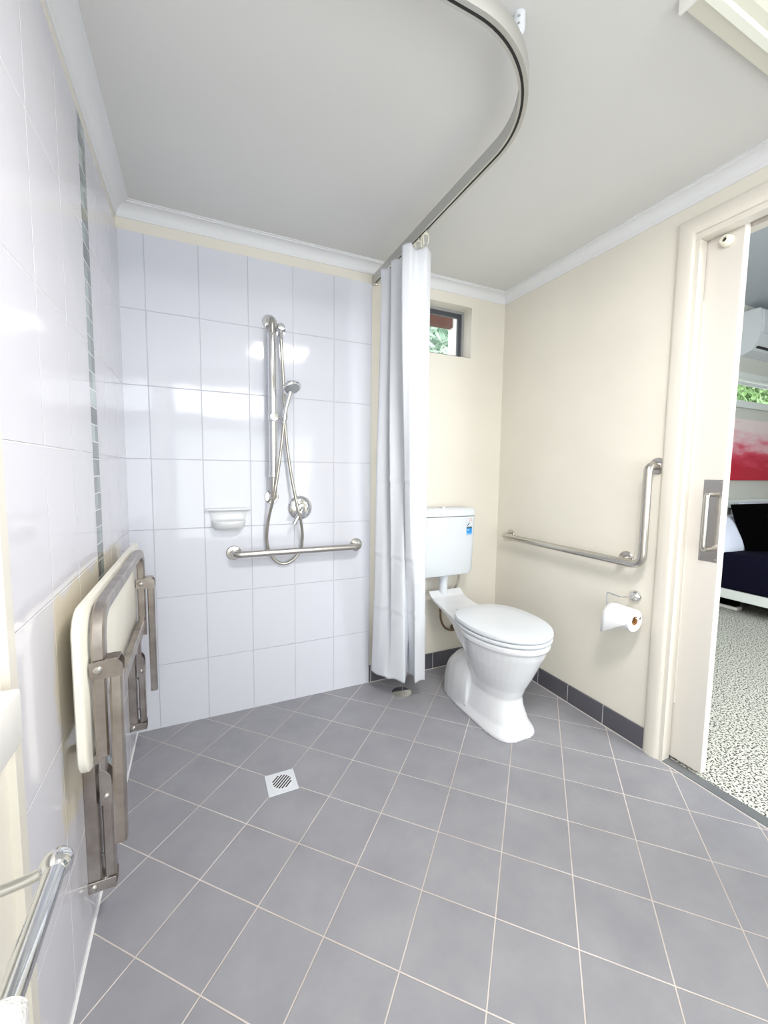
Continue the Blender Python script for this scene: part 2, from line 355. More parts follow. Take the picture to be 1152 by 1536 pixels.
struct(MB().box((0, -0.6127, 0), (0.0062, -0.535, 2.155)).build('mosaic_strip', 'mosaic', wl, smooth=False), 'vertical strip of grey green glass mosaic')
struct(MB().box((0, -1.262, 0), (0.011, -1.2351, 2.155)).build('trim_1', 'cream_trim', smooth=False))
wr2 = MB(); wr2.box((-0.1, REAR-0.1, -0.08), (0.05, REAR, HC)); wr2.box((1.15, REAR-0.1, 1.76), (2.13, REAR, HC)); wr2.box((0.05, REAR-0.1, -0.08), (1.6, REAR, 0.38)); wr2.box((0.05, REAR-0.1, 1.63), (1.6, REAR, 1.76)); wr2.box((1.6, REAR-0.1, -0.08), (2.13, REAR, 1.76)); wr2.box((0.05, REAR-0.1, 2.10), (1.15, REAR, HC))
struct(wr2.build('wall_rear', 'cream', smooth=False))
w2 = thing('window_2', 'wide window in the wall behind the camera', 'window', (0.95, REAR-0.05, 0.65)); del w2['category']; del w2['label']; w2['kind'] = 'structure'
b = MB()
for x in (0.05, 0.585, 1.12): b.box((x, REAR-0.07, 1.76), (x+0.03, REAR-0.03, 2.10))
b.box((0.08, REAR-0.07, 1.76), (0.585, REAR-0.03, 1.79)); b.box((0.615, REAR-0.07, 1.76), (1.12, REAR-0.03, 1.79)); b.box((0.08, REAR-0.07, 2.07), (0.585, REAR-0.03, 2.10)); b.box((0.615, REAR-0.07, 2.07), (1.12, REAR-0.03, 2.10))
b.build('window_frame', 'winframe', w2, smooth=False)
b = MB()
for x in (0.05, 0.81, 1.57): b.box((x, REAR-0.07, 0.38), (x+0.03, REAR-0.03, 1.63))
b.build('window_frame', 'winframe', w2, smooth=False)  # unseen lower frame, added around the opening for the fill light
# right wall : doorway from y=-1.063 to -1.95, sliding door runs inside the wall
DY0, DY1, DZ = -1.063, -1.95, 2.088
b = MB()
b.box((W, 0, -0.08), (2.05, DY0, HC)); b.box((2.10, 0.0, -0.08), (2.13, DY0, HC)); b.box((W, DY0, DZ), (2.05, DY1, HC)); b.box((2.10, DY0, DZ), (2.13, DY1, HC))
b.box((2.05, DY0, 2.13), (2.10, DY1, HC)); b.box((W, DY1, -0.08), (2.13, REAR, HC))
struct(b.build('wall_right', 'cream', smooth=False))
# cornices: cove profile
cp = [(0, -0.051), (0.004, -0.051), (0.005, -0.047)]
for i in range(11):
    a = PI/2*i/10; cp.append((0.007+0.038*(1-math.cos(a)), -0.044+0.034*math.sin(a)))
cp += [(0.050, -0.010), (0.050, -0.004), (0.056, -0.004), (0.056, 0), (0, 0)]
z = HC
for nm, path in (('left', [(0, REAR, z), (0, 0, z), ]), ('back', [(0, 0, z), (W, 0, z)]), ('right', [(W, 0, z), (W, REAR, z)])):
    # mitred at the corners
    P = [Vector(p) for p in path]; d = (P[1]-P[0]).normalized(); sd = Vector((d.y, -d.x, 0))
    r0_ = [P[0]+sd*q[0]+d*(q[0] if nm != 'left' else 0)+Vector((0, 0, q[1])) for q in cp]
    r1_ = [P[1]+sd*q[0]-d*(q[0] if nm != 'right' else 0)+Vector((0, 0, q[1])) for q in cp]
    struct(MB().rings([r0_, r1_]).build({'left': 'trim_2', 'back': 'trim_3', 'right': 'trim_4'}[nm], 'cornice', angle=25), 'white cove cornice')
# skirting tiles
struct(MB().box((1.1285, 0, 0), (W, -0.010, 0.096), 0.0015, 1).build('baseboard_back', 'skirt_b', smooth=False))
struct(MB().box((W, 0, 0), (W-0.010, -1.003, 0.094), 0.0015, 1).build('baseboard_right', 'skirt_r', smooth=False))
struct(MB().box((1.1285, -0.010, 0), (W-0.01, -0.013, 0.003)).build('trim_5', 'grout', smooth=False))
struct(MB().box((W-0.010, -0.0, 0), (W-0.014, -1.99, 0.003)).build('trim_6', 'grout', smooth=False))
struct(MB().prism([(0.006, -T, 0), (0.0105, -T, 0), (0.006, -T, 0.006)], (0, -1.23, 0)).build('trim_7', 'silicone', smooth=False))
# door frame (architrave with moulded edge)
def archi(p0, p1, inward, name):
    # profile swept straight: width 0.063, 0.018 proud, rounded outer edge
    P0, P1 = Vector(p0), Vector(p1); inw = Vector(inward)
    pr = [(0, 0), (0, 0.010), (0.006, 0.014), (0.012, 0.018), (0.045, 0.020), (0.055, 0.016), (0.063, 0.012), (0.063, 0)]
    a = [P0 + inw*q[0] + Vector((-q[1], 0, 0)) for q in pr]; c = [P1 + inw*q[0] + Vector((-q[1], 0, 0)) for q in pr]
    return a, c
fr = struct(bpy.data.objects.new('trim_8', None)); C.objects.link(fr); fr.location = (W, -1.0, 0)
pr = [(0, 0), (0, 0.010), (0.006, 0.015), (0.014, 0.019), (0.040, 0.021), (0.054, 0.017), (0.063, 0.010), (0.063, 0)]
AZ = 2.151
L0 = [Vector((W-q[1], -1.0-q[0], 0)) for q in pr]; L1 = [Vector((W-q[1], -1.0-q[0], AZ-q[0])) for q in pr]
R1 = [Vector((W-q[1], -2.013+q[0], AZ-q[0])) for q in pr]; R0 = [Vector((W-q[1], -2.013+q[0], 0)) for q in pr]
MB().rings([L0, L1, R1, R0]).build('architrave', 'cream_trim', fr, angle=30)
b = MB(); b.box((W-0.004, -1.063, 0), (2.052, -1.078, DZ-0.023)); b.box((W-0.004, -1.063, DZ-0.022), (2.052, -1.95, DZ+0.005)); b.build('jamb', 'cream_trim', fr, smooth=False)
b = MB(); b.box((2.093, -1.063, 0), (2.135, -1.078, DZ-0.023)); b.box((2.093, -1.063, DZ-0.022), (2.135, -1.95, DZ+0.005)); b.build('jamb', 'cream_trim', fr, smooth=False)
MB().box((2.0525, -1.2, 2.085), (2.0925, -1.95, 2.135)).build('door_track', 'brown', fr, smooth=False)
struct(MB().box((W-0.002, -1.063, -0.05), (2.055, -1.95, 0.002)).build('trim_9', 'strip', smooth=False), 'narrow grey threshold strip')

# sliding door
dr = struct(thing('door_1', 'cream sliding door', 'door', (2.072, -0.8, 0.01))); del dr['category']
DX = 2.056
MB().box((DX, -0.42, 0.012), (2.09, -1.195, 2.110), 0.0015, 1).build('door_leaf', 'door_paint', dr, smooth=False)
bead = [(DX, -1.080, 0.245), (DX, -1.080, 1.848), (DX, -0.50, 1.848), (DX, -0.50, 0.245), (DX, -1.080, 0.245)]
MB().tube(fillet(bead, 0.012, 4), 0.0050, 8).build('moulding', 'door_paint', dr)
MB().box((DX-0.002, -1.128, 0.856), (DX, -1.1925, 1.170), 0.0008, 1).build('pull_plate', 'steel', dr, smooth=False)
MB().tube(fillet([(DX-0.002, -1.163, 1.115), (DX-0.045, -1.163, 1.115), (DX-0.045, -1.163, 0.905), (DX-0.002, -1.163, 0.905)], 0.018), 0.0085, 14).build('pull_handle', 'steel', dr)
b = MB()
for yy in (-1.136, -1.184):
    for zz in (0.866, 1.160): b.lathe((DX-0.002, yy, zz), (-1, 0, 0), [(0.004, 0), (0.0035, 0.0015), (0.0, 0.002)], 10)
b.build('screw', 'steel', dr)
b = MB().lathe((DX, -1.145, 2.035), (-1, 0, 0), [(0.021, 0), (0.021, 0.010), (0.017, 0.026), (0.013, 0.030), (0.008, 0.030), (0.007, 0.022), (0.0, 0.022)], 24)
kb = b.build('door_stop', 'hook', dr)
MB().lathe((DX-0.0225, -1.145, 2.035), (-1, 0, 0), [(0.0068, 0), (0.0, 0.0006)], 12).build('screw', 'black', kb)

# window in the back wall
w1 = thing('window_1', '', '', (1.47, 0.1, WZ0)); del w1['label']; del w1['category']; w1['kind'] = 'structure'
def rectframe(x0, x1, z0, z1, y0, y1, t, mb=None):
    b = mb or MB(); b.box((x0, y0, z0), (x0+t, y1, z1)); b.box((x1-t, y0, z0), (x1, y1, z1)); b.box((x0+t, y0, z0), (x1-t, y1, z0+t)); b.box((x0+t, y0, z1-t), (x1-t, y1, z1)); return b
rectframe(WX0, WX1, WZ0, WZ1, 0.078, 0.135, 0.014).build('window_frame', 'winframe_l', w1, smooth=False)
rectframe(WX0+0.012, WX1-0.012, WZ0+0.010, WZ1-0.014, 0.09, 0.105, 0.022).build('sash', 'winframe', w1, smooth=False)
rectframe(WX0+0.012, 1.49, WZ0+0.010, WZ1-0.014, 0.108, 0.122, 0.022).build('sash', 'winframe', w1, smooth=False)
MB().box((WX0+0.03, 0.097, WZ0+0.02), (WX1-0.03, 0.099, WZ1-0.03)).build('pane', 'glass', w1, smooth=False)

# ledge on the painted part of the left wall
struct(MB().box((0, REAR, 0.775), (0.032, -1.289, 0.857), 0.004, 2).build('trim_10', 'white_trim', angle=60), 'white painted timber ledge')

# ---------------------------------------------------------------- ceiling fittings
t = thing('ceiling_lamp', 'square lit ceiling lamp out of frame above the camera', 'lamp', (0.95, -1.72, HC))
MB().box((0.68, -1.90, HC-0.03), (1.22, -1.54, HC), 0.006).build('housing', 'plastic', t)
MB().box((0.71, -1.88, HC-0.036), (1.19, -1.56, HC-0.030)).build('diffuser', 'lamp', t, smooth=False)
t = thing('batten_light', 'long white batten light on the ceiling near the doorway', 'lamp', (1.64, -1.44, HC))
MB().prism([(1.300, -1.400, HC), (1.300, -1.402, HC-0.018), (1.300, -1.440, HC-0.030), (1.300, -1.482, HC-0.026), (1.300, -1.500, HC-0.010), (1.300, -1.500, HC)], (0.62, 0, 0)).build('housing', 'diffuser_side', t, smooth=False)
MB().prism([(1.310, -1.440, HC-0.0302), (1.310, -1.443, HC-0.038), (1.310, -1.460, HC-0.038), (1.310, -1.463, HC-0.028)], (0.60, 0, 0)).build('diffuser', 'diffuser', t, smooth=False)
MB().box((1.292, -1.398, HC-0.034), (1.301, -1.504, HC), 0.002).build('end_cap', 'white_trim', t)

# curtain track
TX, TZ, RY, RR = 1.142, 2.155, -1.260, 0.30
t = thing('curtain_track', 'curved aluminium shower curtain track hung below the ceiling', 'curtain rail', (TX, -0.5, TZ))
cc = (TX-RR, RY+RR, TZ)
path = [(TX, -0.008, TZ), (TX, -0.3, TZ), (TX, -0.6, TZ)] + [tuple(p) for p in arc(cc, (RR, 0, 0), (0, -RR, 0), 0, PI/2, 28)] + [(0.4, RY, TZ), (0.008, RY, TZ)]
MB().sweep(path, [(-0.012, 0.042), (0.012, 0.042), (0.012, 0), (0.0055, 0), (0.0055, 0.016), (-0.0015, 0.016), (-0.0015, 0), (-0.012, 0)]).build('rail', 'alu', t, angle=40)
MB().sweep(path, [(-0.0013, 0.0158), (0.0053, 0.0158), (0.0053, 0.001), (-0.0013, 0.001)]).build('slot', 'black', t, angle=40)
MB().box((TX-0.014, -0.0085, TZ-0.006), (TX+0.014, -0.022, TZ+0.042), 0.002).build('end_bracket', 'steel', t)
bx = Vector(cc) + Vector((math.cos(PI/3)*RR, -math.sin(PI/3)*RR, 0.03))
b = MB().cyl((bx.x, bx.y, TZ+0.03), (bx.x, bx.y, HC), 0.008, 14); b.lathe((bx.x, bx.y, HC), (0, 0, -1), [(0.014, 0), (0.014, 0.035), (0.009, 0.045)], 16); b.build('hanger', 'plastic', t)
for hz_ in (0.014, 0.030): MB().lathe((bx.x-0.0095, bx.y-0.0095, HC-hz_), (-1, -1, 0), [(0.0035, 0), (0.0, 0.004)], 8).build('screw', 'grey', t)

# shower curtain
top = [(1.095, -0.215), (1.070, -0.25), (1.100, -0.288), (1.185, -0.290), (1.150, -0.32), (1.080, -0.337), (1.098, -0.365), (1.125, -0.392), (1.195, -0.395), (1.150, -0.435), (1.066, -0.470), (1.093, -0.502), (1.128, -0.476), (1.163, -0.506), (1.203, -0.474), (1.215, -0.44)]
bot = [(1.130, -0.05), (1.105, -0.10), (1.120, -0.145), (1.136, -0.189), (1.150, -0.203), (1.165, -0.218), (1.186, -0.246), (1.214, -0.280), (1.246, -0.235), (1.278, -0.190), (1.281, -0.215), (1.284, -0.250), (1.261, -0.301), (1.290, -0.300), (1.322, -0.298), (1.335, -0.25)]
tp = smooth_path([(x, y, 0) for x, y in top], 5); bt = smooth_path([(x, y, 0) for x, y in bot], 5)
# straight creases: blend the smooth curve with the raw polyline
def poly(pts, n=5):
    o = []
    for a, c in zip(pts, pts[1:]):
        for k in range(n): o.append(Vector((a[0]+(c[0]-a[0])*k/n, a[1]+(c[1]-a[1])*k/n, 0)))
    return o + [Vector((*pts[-1], 0))]
tp = [a.lerp(c, 0.8) for a, c in zip(tp, poly(top))]; bt = [a.lerp(c, 0.7) for a, c in zip(bt, poly(bot))]
NR = 220; rows = []
for i in range(NR+1):
    v = i/NR; z = 2.112 + (0.115-2.112)*v; row = []
    s_ = v**1.7
    for k, (a, c) in enumerate(zip(tp, bt)):
        p = a.lerp(c, s_)
        wv = 0.0
        for zc in (0.78, 0.50, 1.15): wv += 0.0022*math.exp(-((z-zc)/0.010)**2) - 0.0018*math.exp(-((z-zc+0.026)/0.010)**2)
        wob = 0.006*math.sin(v*7+k*0.35)*math.sin(v*PI)
        row.append((p.x - wv + wob, p.y + wob*0.5, z + 0.004*math.sin(k*0.5)))
    rows.append(row)
cu = MB().rings(rows, cap=False, closed=False).build('shower_curtain', 'curtain', angle=180)
md = cu.modifiers.new('thickness', 'SOLIDIFY'); md.thickness = 0.0012
tag(cu, 'white shower curtain gathered beside the toilet', 'curtain')
hk_src = None
for i, yy in enumerate((-0.235, -0.268, -0.302, -0.345, -0.375, -0.405, -0.440, -0.475, -0.505, -0.535)):
    if hk_src is None:
        hk = MB(); hk.tube([(0, 0, 0.012), (0, 0, 0.0)], 0.0022, 8)
        hk.tube(arc((0, 0, -0.022), (0.013, 0, 0), (0, 0, 0.024), -PI*0.35, PI*1.35, 18), 0.0022, 8); hk.tube([(-0.006, 0, -0.003), (0.006, 0, -0.003)], 0.0030, 8)
        o = hk.build('curtain_hook', 'hook'); hk_src = o
    else:
        o = hk_src.copy(); C.objects.link(o)
    o.location = (TX, yy, TZ-0.008); o.rotation_euler = (0, 0, (0.4, -0.5, 0.9, -0.2, 0.6, -0.8, 0.3, -0.4, 0.7, 0.1)[i])
    tag(o, 'ivory plastic hook hanging the shower curtain from the track', 'curtain hook', 'curtain hooks on the track')

# ---------------------------------------------------------------- shower fittings
FW = -T
def flange(b, org, axis, rad=0.034, h=0.006):
    rad = min(rad, 0.034); h = min(h, 0.007)
    return b.lathe(org, axis, [(rad, 0), (rad, h*0.5), (rad*0.9, h), (0.016, h*1.15), (0.012, h*1.3)], 32)
t = thing('shower_rail', 'upright steel shower grab rail on the white tiles', 'grab rail', (0.607, FW, 1.05))
vx = 0.606
MB().tube(fillet([(vx, FW, 1.880), (vx, -0.072, 1.880), (vx, -0.072, 1.056), (vx, FW, 1.056)], 0.045, 10), 0.0155, 20).build('bar', 'steel', t)
b = flange(MB(), (vx, FW, 1.880), (0, -1, 0), 0.036).build('flange', 'chrome', t); b = flange(MB(), (vx, FW, 1.056), (0, -1, 0), 0.036).build('flange', 'chrome', t)
b = MB().cyl((vx, -0.072, 1.165), (vx, -0.072, 1.800), 0.0200, 24).build('sleeve', 'chrome', t)
b = MB().lathe((vx, -0.072, 1.785), (0, 0, 1), [(0.019, 0), (0.022, 0.003), (0.022, 0.025), (0.016, 0.028)], 24).build('collar', 'chrome', t)
b = MB().lathe((vx, -0.072, 1.150), (0, 0, 1), [(0.016, 0), (0.022, 0.003), (0.022, 0.028), (0.019, 0.030)], 24).build('collar', 'chrome', t)
sl = MB(); sl.lathe((vx, -0.072, 1.415), (0, 0, 1), [(0.019, 0), (0.023, 0.002), (0.023, 0.028), (0.019, 0.030)], 24)
sl.cyl((vx, -0.07, 1.430), (0.648, -0.100, 1.430), 0.007, 12)
slo = sl.build('slider', 'chrome', t)
MB().lathe((vx, -0.095, 1.430), (0, -1, 0), [(0.008, -0.01), (0.019, 0), (0.019, 0.018), (0.017, 0.021), (0.0, 0.022)], 24).build('knob', 'chrome', slo)
hold = MB().lathe((0.653, -0.103, 1.415), (0.05, -0.15, 1), [(0.010, 0), (0.014, 0.001), (0.016, 0.030), (0.012, 0.030)], 18).build('holder', 'chrome', slo)
t = thing('hand_shower', 'chrome hand shower head resting in the rail holder', 'shower head', (0.655, -0.11, 1.40))
hp = smooth_path([(0.652, -0.100, 1.405), (0.657, -0.110, 1.46), (0.668, -0.120, 1.51), (0.678, -0.125, 1.545)], 6)
MB().tube(hp, [0.0095+0.004*i/(len(hp)-1) for i in range(len(hp))], 16).build('handle', 'chrome', t)
hd = MB().lathe((0.682, -0.118, 1.575), (0.22, -0.45, -0.86), [(0.0, -0.016), (0.018, -0.014), (0.034, -0.005), (0.043, 0.006), (0.045, 0.014), (0.042, 0.020), (0.0, 0.021)], 36).build('spray_head', 'chrome', t)
MB().lathe((0.682+0.22*0.0215, -0.118-0.45*0.0215, 1.575-0.86*0.0215), (0.22, -0.45, -0.86), [(0.034, 0), (0.033, 0.0015), (0.0, 0.002)], 30).build('spray_plate', 'grey', hd)
t = thing('shower_outlet', 'round chrome shower hose outlet beside the top of the upright rail', 'shower outlet', (0.655, FW, 1.845))
ob = MB(); ob.lathe((0.650, FW, 1.850), (0, -1, 0), [(0.030, 0), (0.029, 0.006), (0.016, 0.010), (0.013, 0.040), (0.018, 0.042), (0.018, 0.056), (0.015, 0.060), (0, 0.061)], 28)
ob.lathe((0.650, FW-0.045, 1.850), (0, 0, -1), [(0.013, 0), (0.013, 0.030), (0.010, 0.032), (0.010, 0.052), (0.007, 0.056)], 18); ob.build('elbow', 'chrome', t)
hs = smooth_path([(0.650, FW-0.045, 1.80), (0.655, -0.052, 1.70), (0.661, -0.05, 1.58), (0.664, -0.05, 1.47), (0.672, -0.05, 1.33), (0.690, -0.055, 1.18), (0.710, -0.075, 1.05), (0.722, -0.088, 0.985), (0.739, -0.070, 0.91), (0.750, -0.035, 0.845),
                  (0.742, -0.026, 0.785), (0.710, -0.024, 0.742), (0.665, -0.024, 0.722), (0.618, -0.024, 0.742), (0.586, -0.026, 0.80), (0.577, -0.035, 0.865), (0.584, -0.06, 0.96), (0.602, -0.098, 1.06), (0.622, -0.102, 1.18), (0.640, -0.102, 1.31), (0.652, -0.100, 1.405)], 8)
hz = MB().tube(hs, 0.0072, 12).build('shower_hose', 'hose'); tag(hz, 'flexible metal shower hose looping down the tiles behind the grab rail', 'hose')
# mixer
t = thing('shower_mixer', 'round chrome shower mixer with lever on the tiles', 'tap', (0.745, FW, 0.998))
MB().lathe((0.745, FW, 0.998), (0, -1, 0), [(0.062, 0), (0.061, 0.004), (0.052, 0.012), (0.034, 0.018), (0.0, 0.020)], 40).build('cover_plate', 'chrome', t)
MB().lathe((0.745, FW-0.015, 0.998), (0, -1, 0), [(0.026, 0), (0.026, 0.030), (0.022, 0.040), (0.0, 0.043)], 30).build('cartridge', 'chrome', t)
MB().tube([(0.748, -0.055, 1.000), (0.735, -0.066, 0.982), (0.716, -0.078, 0.955), (0.697, -0.087, 0.926)], [0.015, 0.012, 0.0095, 0.0105], 14).build('lever', 'chrome', t)
# horizontal grab rail
t = thing('grab_rail', 'horizontal steel grab rail on the white tiled wall under the hose', 'grab rail', (0.74, FW, 0.79))
MB().tube(fillet([(0.428, FW, 0.792), (0.428, -0.072, 0.792), (1.046, -0.072, 0.792), (1.046, FW, 0.792)], 0.045, 10), 0.016, 20).build('bar', 'steel', t)
flange(MB(), (0.428, FW, 0.792), (0, -1, 0), 0.037).build('flange', 'steel', t); flange(MB(), (1.046, FW, 0.792), (0, -1, 0), 0.037).build('flange', 'steel', t)
# soap dish
t = thing('soap_dish', 'white ceramic soap dish on the tiled wall', 'soap dish', (0.408, FW, 0.91))
sx = 0.408
MB().box((sx-0.098, FW, 0.995), (sx+0.098, FW-0.024, 1.006), 0.004, 3).build('ledge', 'ceramic', t)
rr = []
for z, hw, dp in ((0.998, 0.088, 0.012), (0.985, 0.083, 0.010), (0.960, 0.078, 0.010), (0.935, 0.076, 0.012), (0.915, 0.070, 0.010)):
    rr.append([(sx+hw*math.cos(PI*k/16)*1.0, FW-dp*math.sin(PI*k/16)**0.6-0.0, z) for k in range(17)] + [(sx-hw, FW, z), (sx+hw, FW, z)][0:0])
MB().rings(rr).build('back_plate', 'ceramic', t)
def dring(hw, dp, z, n=24): return [(sx+hw*math.copysign(abs(math.cos(PI*k/n))**0.6, math.cos(PI*k/n)), FW-dp*math.sin(PI*k/n)**0.7, z) for k in range(n+1)]
MB().rings([dring(0.050, 0.035, 0.905), dring(0.062, 0.055, 0.909), dring(0.070, 0.068, 0.920), dring(0.074, 0.074, 0.938), dring(0.074, 0.075, 0.947), dring(0.070, 0.071, 0.950), dring(0.066, 0.066, 0.944), dring(0.058, 0.055, 0.928)]).build('dish', 'ceramic', t, angle=60)

# ---------------------------------------------------------------- folding shower seat
t = thing('folding_shower_seat', 'folding shower seat with cream board and worn steel frame, folded up on the left wall', 'shower seat', (0.0, -0.6, 0.2))
def rrect(y0, y1, z0, z1, rad, n=8):
    o = []
    for cy, cz, a0 in ((y1-rad, z1-rad, 0), (y0+rad, z1-rad, PI/2), (y0+rad, z0+rad, PI), (y1-rad, z0+rad, 1.5*PI)):
        o += [(cy+rad*math.cos(a0+PI/2*k/n), cz+rad*math.sin(a0+PI/2*k/n)) for k in range(n+1)]
    return o
BX = 0.036
def brd(x, ins): return [(x, y, z) for y, z in rrect(-1.052+ins, -0.115-ins, 0.520+ins, 0.890-ins, 0.055-ins)]
MB().rings([brd(BX, 0.004), brd(BX+0.003, 0), brd(BX+0.015, 0), brd(BX+0.018, 0.004)]).build('seat_board', 'seatboard', t, angle=40)
def sqbar(b, pts, w=0.030, d=0.026, rad=0.06):
    # square tube in a plane parallel to the wall; pts are (y, z) at x centre
    pass
def sqtube(path, w, d, xc):
    # path in (y,z): rectangular section w (in plane) x d (along x)
    P = [Vector((0, p[0], p[1])) for p in path]; rr = []
    for i, p in enumerate(P):
        d0 = (P[i]-P[i-1]).normalized() if i else (P[1]-P[0]).normalized()
        d1 = (P[i+1]-P[i]).normalized() if i < len(P)-1 else d0
        tt = (d0+d1).normalized(); sd = Vector((0, tt.z, -tt.y)); k = 1/max(0.4, tt.dot(d0)); c = 0.004; hw, hd = w/2*k, d/2
        rr.append([p+Vector((xc+a, 0, 0))+sd*q for a, q in ((-hd+c, -hw), (hd-c, -hw), (hd, -hw+c), (hd, hw-c), (hd-c, hw), (-hd+c, hw), (-hd, hw-c), (-hd, -hw+c))])
    return rr
def yz(p): return [(q.y, q.z) for q in p]
FX = 0.0735
fpath = yz(fillet([(0, -0.996, 0.545), (0, -0.996, 0.872), (0, -0.260, 0.872), (0, -0.260, 0.545)], 0.075, 10))
fm = MB().rings(sqtube(fpath, 0.030, 0.026, FX)).build('seat_frame', 'old_steel', t, angle=30)
MB().rings(sqtube([(-0.984, 0.600), (-0.276, 0.600)], 0.030, 0.024, FX)).build('cross_bar', 'old_steel', fm, angle=30)
def cyl_x(b, y, z, x0, x1, rad, n=16): return b.lathe((x0, y, z), (1, 0, 0), [(rad, 0), (rad, (x1-x0)*0.7), (rad*0.8, x1-x0), (0, x1-x0)], n)
for yy, ztop, zb in ((-0.998, 0.735, 0.352), (-0.262, 0.735, 0.315)):
    lx = 0.105
    lg = MB().rings(sqtube([(yy, ztop), (yy-(0.028 if yy < -0.5 else 0), zb)], 0.027, 0.024, lx)).build('leg', 'old_steel', t, angle=30)
    # folded bracket: a channel whose near cheek shows, bolted to the frame and capping the leg
    bb = MB()
    prf = [(FX-0.016, 0.735), (FX-0.016, 0.765)] + [(lx+0.014-0.02+0.02*math.sin(PI/2*k/6), 0.750+0.020*math.cos(PI/2*k/6)) for k in range(7)] + [(lx+0.014, 0.728), (FX-0.010, 0.728)]
    bb.prism([(x, yy-0.019, z) for x, z in prf], (0, 0.003, 0)); bb.prism([(x, yy+0.016, z) for x, z in prf], (0, 0.003, 0))
    bb.box((FX+0.014, yy-0.017, 0.767), (lx+0.008, yy+0.017, 0.770))
    bk = bb.build('leg_bracket', 'old_steel', t, angle=30)
    b = MB(); b.lathe((FX, yy-0.019, 0.748), (0, -1, 0), [(0.009, 0), (0.009, 0.002), (0.006, 0.005), (0, 0.006)], 14); b.build('rivet', 'steel', bk)
for yy in (-0.874, -0.176):
    MB().rings(sqtube([(yy, 0.500), (yy, 0.120)], 0.032, 0.032, 0.020)).build('wall_post', 'old_steel', t, angle=30)
    ax = 0.0535
    arm = MB().rings(sqtube([(yy, 0.385), (yy, 0.150)], 0.032, 0.024, ax)).build('hinge_arm', 'old_steel', t, angle=30)
    # rounded hinge plate at the top of the arm
    pf = [(ax-0.013, 0.345), (ax+0.012, 0.345), (ax+0.012, 0.405)] + [(ax+0.012-0.025*(1-math.cos(PI/2*k/6)), 0.405+0.032*math.sin(PI/2*k/6)) for k in range(1, 7)]
    b = MB(); b.prism([(x, yy-0.019, z) for x, z in pf], (0, 0.003, 0)); b.prism([(x, yy+0.016, z) for x, z in pf], (0, 0.003, 0)); b.box((ax-0.010, yy-0.017, 0.42), (ax+0.000, yy+0.017, 0.560))
    hp_ = b.build('hinge_plate', 'old_steel', arm, angle=30)
    b = MB(); b.lathe((ax, yy-0.019, 0.368), (0, -1, 0), [(0.008, 0), (0.008, 0.002), (0.005, 0.005), (0, 0.006)], 14); b.build('rivet', 'steel', hp_)
    b = MB(); b.box((0.006, yy-0.020, 0.118), (ax+0.013, yy-0.017, 0.146), 0.001, 1); b.box((0.006, yy+0.017, 0.118), (ax+0.013, yy+0.020, 0.146), 0.001, 1); b.box((ax-0.01, yy-0.018, 0.118), (ax+0.013, yy+0.018, 0.121))
    lk = b.build('link_plate', 'old_steel', t, angle=30)
    b = MB(); b.lathe((0.018, yy-0.020, 0.132), (0, -1, 0), [(0.009, 0), (0.009, 0.002), (0.006, 0.005), (0, 0.006)], 14); b.build('rivet', 'steel', lk)
    for zz in (0.20, 0.33): MB().cyl((0.034, yy, zz), (ax-0.010, yy, zz), 0.004, 8).build('stop_bolt', 'grey', arm)
b = MB(); b.tube([(0.060, -1.000, 0.535), (0.060, -0.850, 0.535)], 0.011, 14); b.build('hinge_bar', 'old_steel', t)
b = MB(); b.tube([(0.060, -0.300, 0.535), (0.060, -0.150, 0.535)], 0.011, 14); b.build('hinge_bar', 'old_steel', t)

# ---------------------------------------------------------------- floor fittings
t = thing('floor_waste', 'square white floor waste with slotted round grate in the grey tiles', 'drain', (0.5425, -0.5625, 0))
MB().box((0.4875, -0.6175, -0.004), (0.5975, -0.5075, 0.0025), 0.001, 1).build('surround', 'plastic', t, smooth=False)
dx, dy = 0.5445, -0.5625
g = MB().lathe((dx, dy, 0.0025), (0, 0, 1), [(0.041, 0), (0.041, 0.0015), (0, 0.0016)], 36).build('grate', 'ceramic', t)
b = MB()
for i in range(-3, 4):
    off = i*0.0098; hl = math.sqrt(max(0.0, 0.0345**2-off**2)); nx, ny = 0.7071, -0.7071
    ax_, ay_ = 0.7071, 0.7071; cx, cy = dx+nx*off, dy+ny*off
    pl = [(cx+ax_*hl+nx*0.0025, cy+ay_*hl+ny*0.0025), (cx-ax_*hl+nx*0.0025, cy-ay_*hl+ny*0.0025), (cx-ax_*hl-nx*0.0025, cy-ay_*hl-ny*0.0025), (cx+ax_*hl-nx*0.0025, cy+ay_*hl-ny*0.0025)]
    b.prism([(x, y, 0.0040) for x, y in pl], (0, 0, 0.0004))
b.build('slots', 'black', g, smooth=False)
t = thing('floor_cleanout', 'round metal cleanout cover in the floor under the curtain', 'drain cover', (1.252, -0.172, 0))
MB().lathe((1.252, -0.175, 0.0), (0, 0, 1), [(0.052, 0), (0.052, 0.0025), (0.046, 0.003), (0, 0.003)], 40).build('cover', 'chrome', t)
MB().lathe((1.262, -0.192, 0.003), (0, 0, 1), [(0.004, 0), (0.0, 0.0006)], 10).build('screw', 'black', t)

